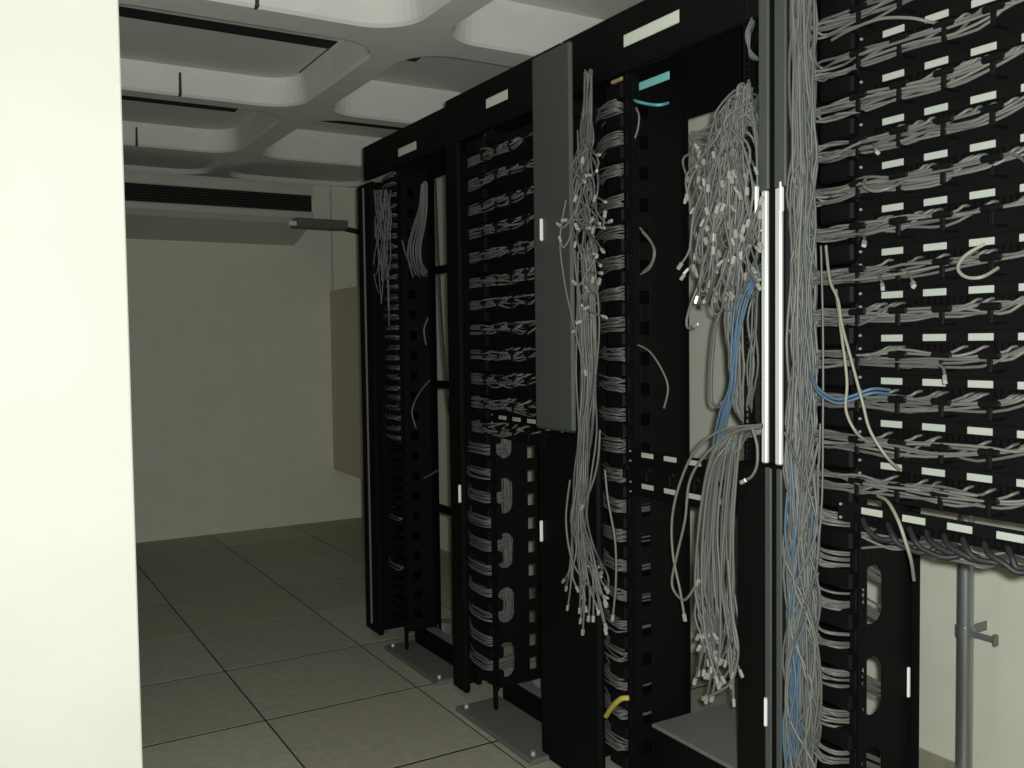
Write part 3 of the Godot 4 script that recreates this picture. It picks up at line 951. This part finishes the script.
func build_pole() -> void:
	var at := Vector3(2.62, 0, -1.71)
	var o := thing("steel_pole", at, "galvanised steel pole by the wall beneath the patched rack", "pole")
	var c := CylinderMesh.new()
	c.top_radius = 0.024; c.bottom_radius = 0.024; c.height = CEIL; c.radial_segments = 20; c.rings = 0
	put(c, M.steel, "pipe", o, Vector3(0, CEIL * 0.5, 0))
	var c2 := CylinderMesh.new()
	c2.top_radius = 0.028; c2.bottom_radius = 0.028; c2.height = 0.035; c2.radial_segments = 20; c2.rings = 0
	var cl := put(c2, M.steel, "clamp", o, Vector3(0, 0.475, 0))
	put(box_mesh(Vector3(0.01, 0.018, 0.08), 0.003), M.grey_metal, "clamp_arm", cl, Vector3(-0.005, 0.0, 0.06))
	put(box_mesh(Vector3(0.018, 0.035, 0.012), 0.003), M.grey_metal, "clamp_nut", cl, Vector3(-0.005, 0.0, 0.1))
	put(box_mesh(Vector3(0.1, 0.03, 0.004), 0.001), M.grey_metal, "wall_bracket", cl, Vector3(0.06, 0, 0))

func build_tray() -> void:
	var o := thing("rack_unit", Vector3(1.95, 0.1, -1.89), "low grey-topped equipment unit at the foot of the half-empty rack", "equipment")
	part_box("case", Vector3(1.725, 0.1, -2.105), Vector3(2.19, 0.238, -1.68), M.black, o, 0.003)
	part_box("lid", Vector3(1.715, 0.238, -2.11), Vector3(2.2, 0.25, -1.675), M.grey_metal, o, 0.004)

# ------------------------------------------------------------------ scene
func _ready() -> void:
	rng.seed = 20190730
	# camera
	var cam := Camera3D.new()
	cam.name = "camera"
	cam.fov = rad_to_deg(2.0 * atan(384.0 / FPX))
	cam.near = 0.02
	add_child(cam)
	var b := Basis(Vector3.UP, -deg_to_rad(YAW)) * Basis(Vector3.RIGHT, -deg_to_rad(PITCH)) * Basis(Vector3.BACK, -deg_to_rad(ROLL))
	cam.transform = Transform3D(b, CAM)
	cam.current = true
	cam_r = b.x
	cam_u = b.y
	cam_f = -b.z
	# environment: a closed dark room
	var we := WorldEnvironment.new()
	we.name = "environment"
	var env := Environment.new()
	env.background_mode = Environment.BG_COLOR
	env.background_color = Color(0.0, 0.0, 0.0)
	env.tonemap_mode = Environment.TONE_MAPPER_LINEAR
	env.tonemap_exposure = 1.0
	env.sdfgi_enabled = true
	env.ssao_enabled = true
	env.ssil_enabled = true
	we.environment = env
	add_child(we)
	# the flash of the hand-held camera, a little right of and above the lens
	var flash := SpotLight3D.new()
	flash.name = "camera_flash"
	flash.transform = Transform3D(b, CAM + cam_r * 0.03 + cam_u * 0.022)
	flash.light_energy = 6.3
	flash.light_color = Color(0.955, 0.98, 0.985)
	flash.light_size = 0.015
	flash.spot_angle = 62.0
	flash.spot_angle_attenuation = 0.6
	flash.spot_range = 20.0
	flash.spot_attenuation = 2.0
	flash.shadow_enabled = true
	add_child(flash)

	make_materials()
	var img := Image.create(256, 32, false, Image.FORMAT_RGB8)
	img.fill(Color("#d9dccb"))
	for k in 46:      # faint illegible print
		if k % 9 == 8: continue
		img.fill_rect(Rect2i(10 + k * 5, 13 + (k % 3), 3, 6 - (k % 2) * 2), Color("#a9ab9d"))
	var hl := mat(Color.WHITE, 0.7)
	hl.albedo_texture = ImageTexture.create_from_image(img)
	hl.uv1_triplanar = true
	hl.uv1_scale = Vector3(4.2, 29, 4.2)
	M.header_label = hl
	plug_mesh = box_mesh(Vector3(0.0095, 0.0075, 0.02), 0.0012)
	make_panel_meshes()
	web_a = web_mesh(0.1, 2.14, 0.2, 0)
	web_b = web_mesh(0.1, 2.14, 0.2, 1)
	web_c = web_mesh(0.1, 2.14, 0.21, 2)
	web_d = web_mesh(0.1, 2.14, 0.14, 2)
	web_e = web_mesh(0.1, 2.14, 0.187, 0)
	rail_m = rail_mesh(0.1, 2.14, 0.022)
	base_flange = base_flange_mesh()
	build_room()
	build_rack(0, "black open rack farthest along the row, a pale wall strip showing through it")
	build_rack(1, "black rack of patched panels between the farthest and the half-empty rack")
	build_rack(2, "black half-empty rack with a tangle of cables and white header strip")
	build_rack(3, "black rack filled with white-labelled patch panels from top to middle")
	var fx := RX - 0.09
	build_manager(0, "black cable manager with narrow fingers at the far end of the row", {z0 = -4.12, f0 = -3.87, f1 = -3.75, pitch = U2 * 0.5, back = 0.0, doors = [
		{lo = Vector3(RX - 0.03, 0.02, -4.15), hi = Vector3(RX, 2.12, -3.985), mat = M.black, strips = [[Vector3(RX - 0.036, 0.06, -4.075), Vector3(RX - 0.028, 2.1, -4.06), M.grey_metal, "edge_strip"]]}]})
	build_manager(1, "black cable manager between the farthest rack and the patched second rack", {z0 = -3.28, f0 = -3.08, f1 = -2.95, pitch = U2, back = 1.0, low_edge = -3.2, doors = [
		{lo = Vector3(RX - 0.025, 0.02, -3.245), hi = Vector3(RX, 2.14, -3.135), mat = M.black, latch = [Vector2(0.80, -3.15)]}]})
	build_manager(2, "black cable manager whose upper door stands folded open beside a hanging cable bundle", {z0 = -2.45, f0 = -2.215, f1 = -2.14, pitch = U2, back = 0.0, doors = [
		{lo = Vector3(1.576, 1.103, -2.512), hi = Vector3(1.594, 2.27, -2.298), mat = M.door, latch = [Vector2(1.728, -2.455)], strips = [
			[Vector3(1.585, 1.25, -2.31), Vector3(1.68, 1.29, -2.298), M.black, "hinge"],
			[Vector3(1.585, 2.05, -2.31), Vector3(1.68, 2.09, -2.298), M.black, "hinge"]]},
		{lo = Vector3(RX - 0.04, 0.0, -2.57), hi = Vector3(RX - 0.015, 1.09, -2.235), mat = M.black, latch = [Vector2(0.76, -2.545)]}]})
	build_manager(3, "black cable manager with two pale door strips and the thickest grey bundle", {z0 = -1.65, f0 = -1.43, f1 = -1.345, pitch = U2, back = 1.0, low_edge = -1.475, doors = [
		{lo = Vector3(RX - 0.05, 1.085, -1.575), hi = Vector3(RX - 0.02, 2.31, -1.485), mat = M.black, latch = [Vector2(1.70, -1.578), Vector2(1.70, -1.502)], strips = [
			[Vector3(RX - 0.058, 1.72, -1.57), Vector3(RX - 0.048, 2.3, -1.54), M.door, "door_bar"],
			[Vector3(RX - 0.058, 1.72, -1.522), Vector3(RX - 0.048, 2.3, -1.488), M.door, "door_bar"],
			[Vector3(RX - 0.06, 1.09, -1.56), Vector3(RX - 0.048, 1.72, -1.543), M.strip, "pale_strip"],
			[Vector3(RX - 0.06, 1.09, -1.518), Vector3(RX - 0.048, 1.72, -1.5), M.strip, "pale_strip"]]},
		{lo = Vector3(RX - 0.05, 0.0, -1.655), hi = Vector3(RX - 0.02, 1.085, -1.5), mat = M.black, latch = [Vector2(0.50, -1.55)], strips = [
			[Vector3(RX - 0.054, 0.02, -1.555), Vector3(RX - 0.048, 1.08, -1.535), M.door, "door_bar"],
			[Vector3(RX - 0.054, 0.02, -1.52), Vector3(RX - 0.048, 1.08, -1.503), M.door, "door_bar"]]}]})
	for k in 12:
		var y := ROW0 + U2 * k
		var where := "white-labelled black patch bay, %s above the loose hanging bay of the patched rack" % ORD[k]
		build_panel(WEB[3], y, where, "patch bays of the fully patched rack", true)
		build_hmanager(WEB[3], y, "black ringed cable manager under the %s bay above the loose hanging bay" % ORD[k], "horizontal managers of the fully patched rack")
	build_panel(WEB[3], ROW0 - U2, "lowest white-labelled patch bay of the fully patched rack, hanging loose and forward", "", true, 0.06, 0.0)
	for k in 12:
		var y := ROW0 + U2 * k
		build_panel(WEB[1], y, "dim patch bay beside the grey door, %s up in the second rack" % ORD[k], "patch bays of the second rack", k == 0)
		build_hmanager(WEB[1], y, "ringed cable manager under the %s bay up beside the grey door" % ORD[k], "horizontal managers of the second rack")
	for k in 2:
		build_panel(WEB[2], 1.055 - U2 * k, ["upper patch bay of two at mid height in the half-empty rack", "lower patch bay of two at mid height in the half-empty rack"][k], "patch bays of the half-empty rack", true)
	build_hmanager(WEB[2], 1.055, "lone horizontal cable manager between the two panels of the half-empty rack", "")
	build_ac()
	build_cabinet()
	build_pole()
	build_tray()
	near_rack_cables()
	loose_bundles()
	far_cables()
	loose_bay_cables()
	yellow_and_blue_bits()
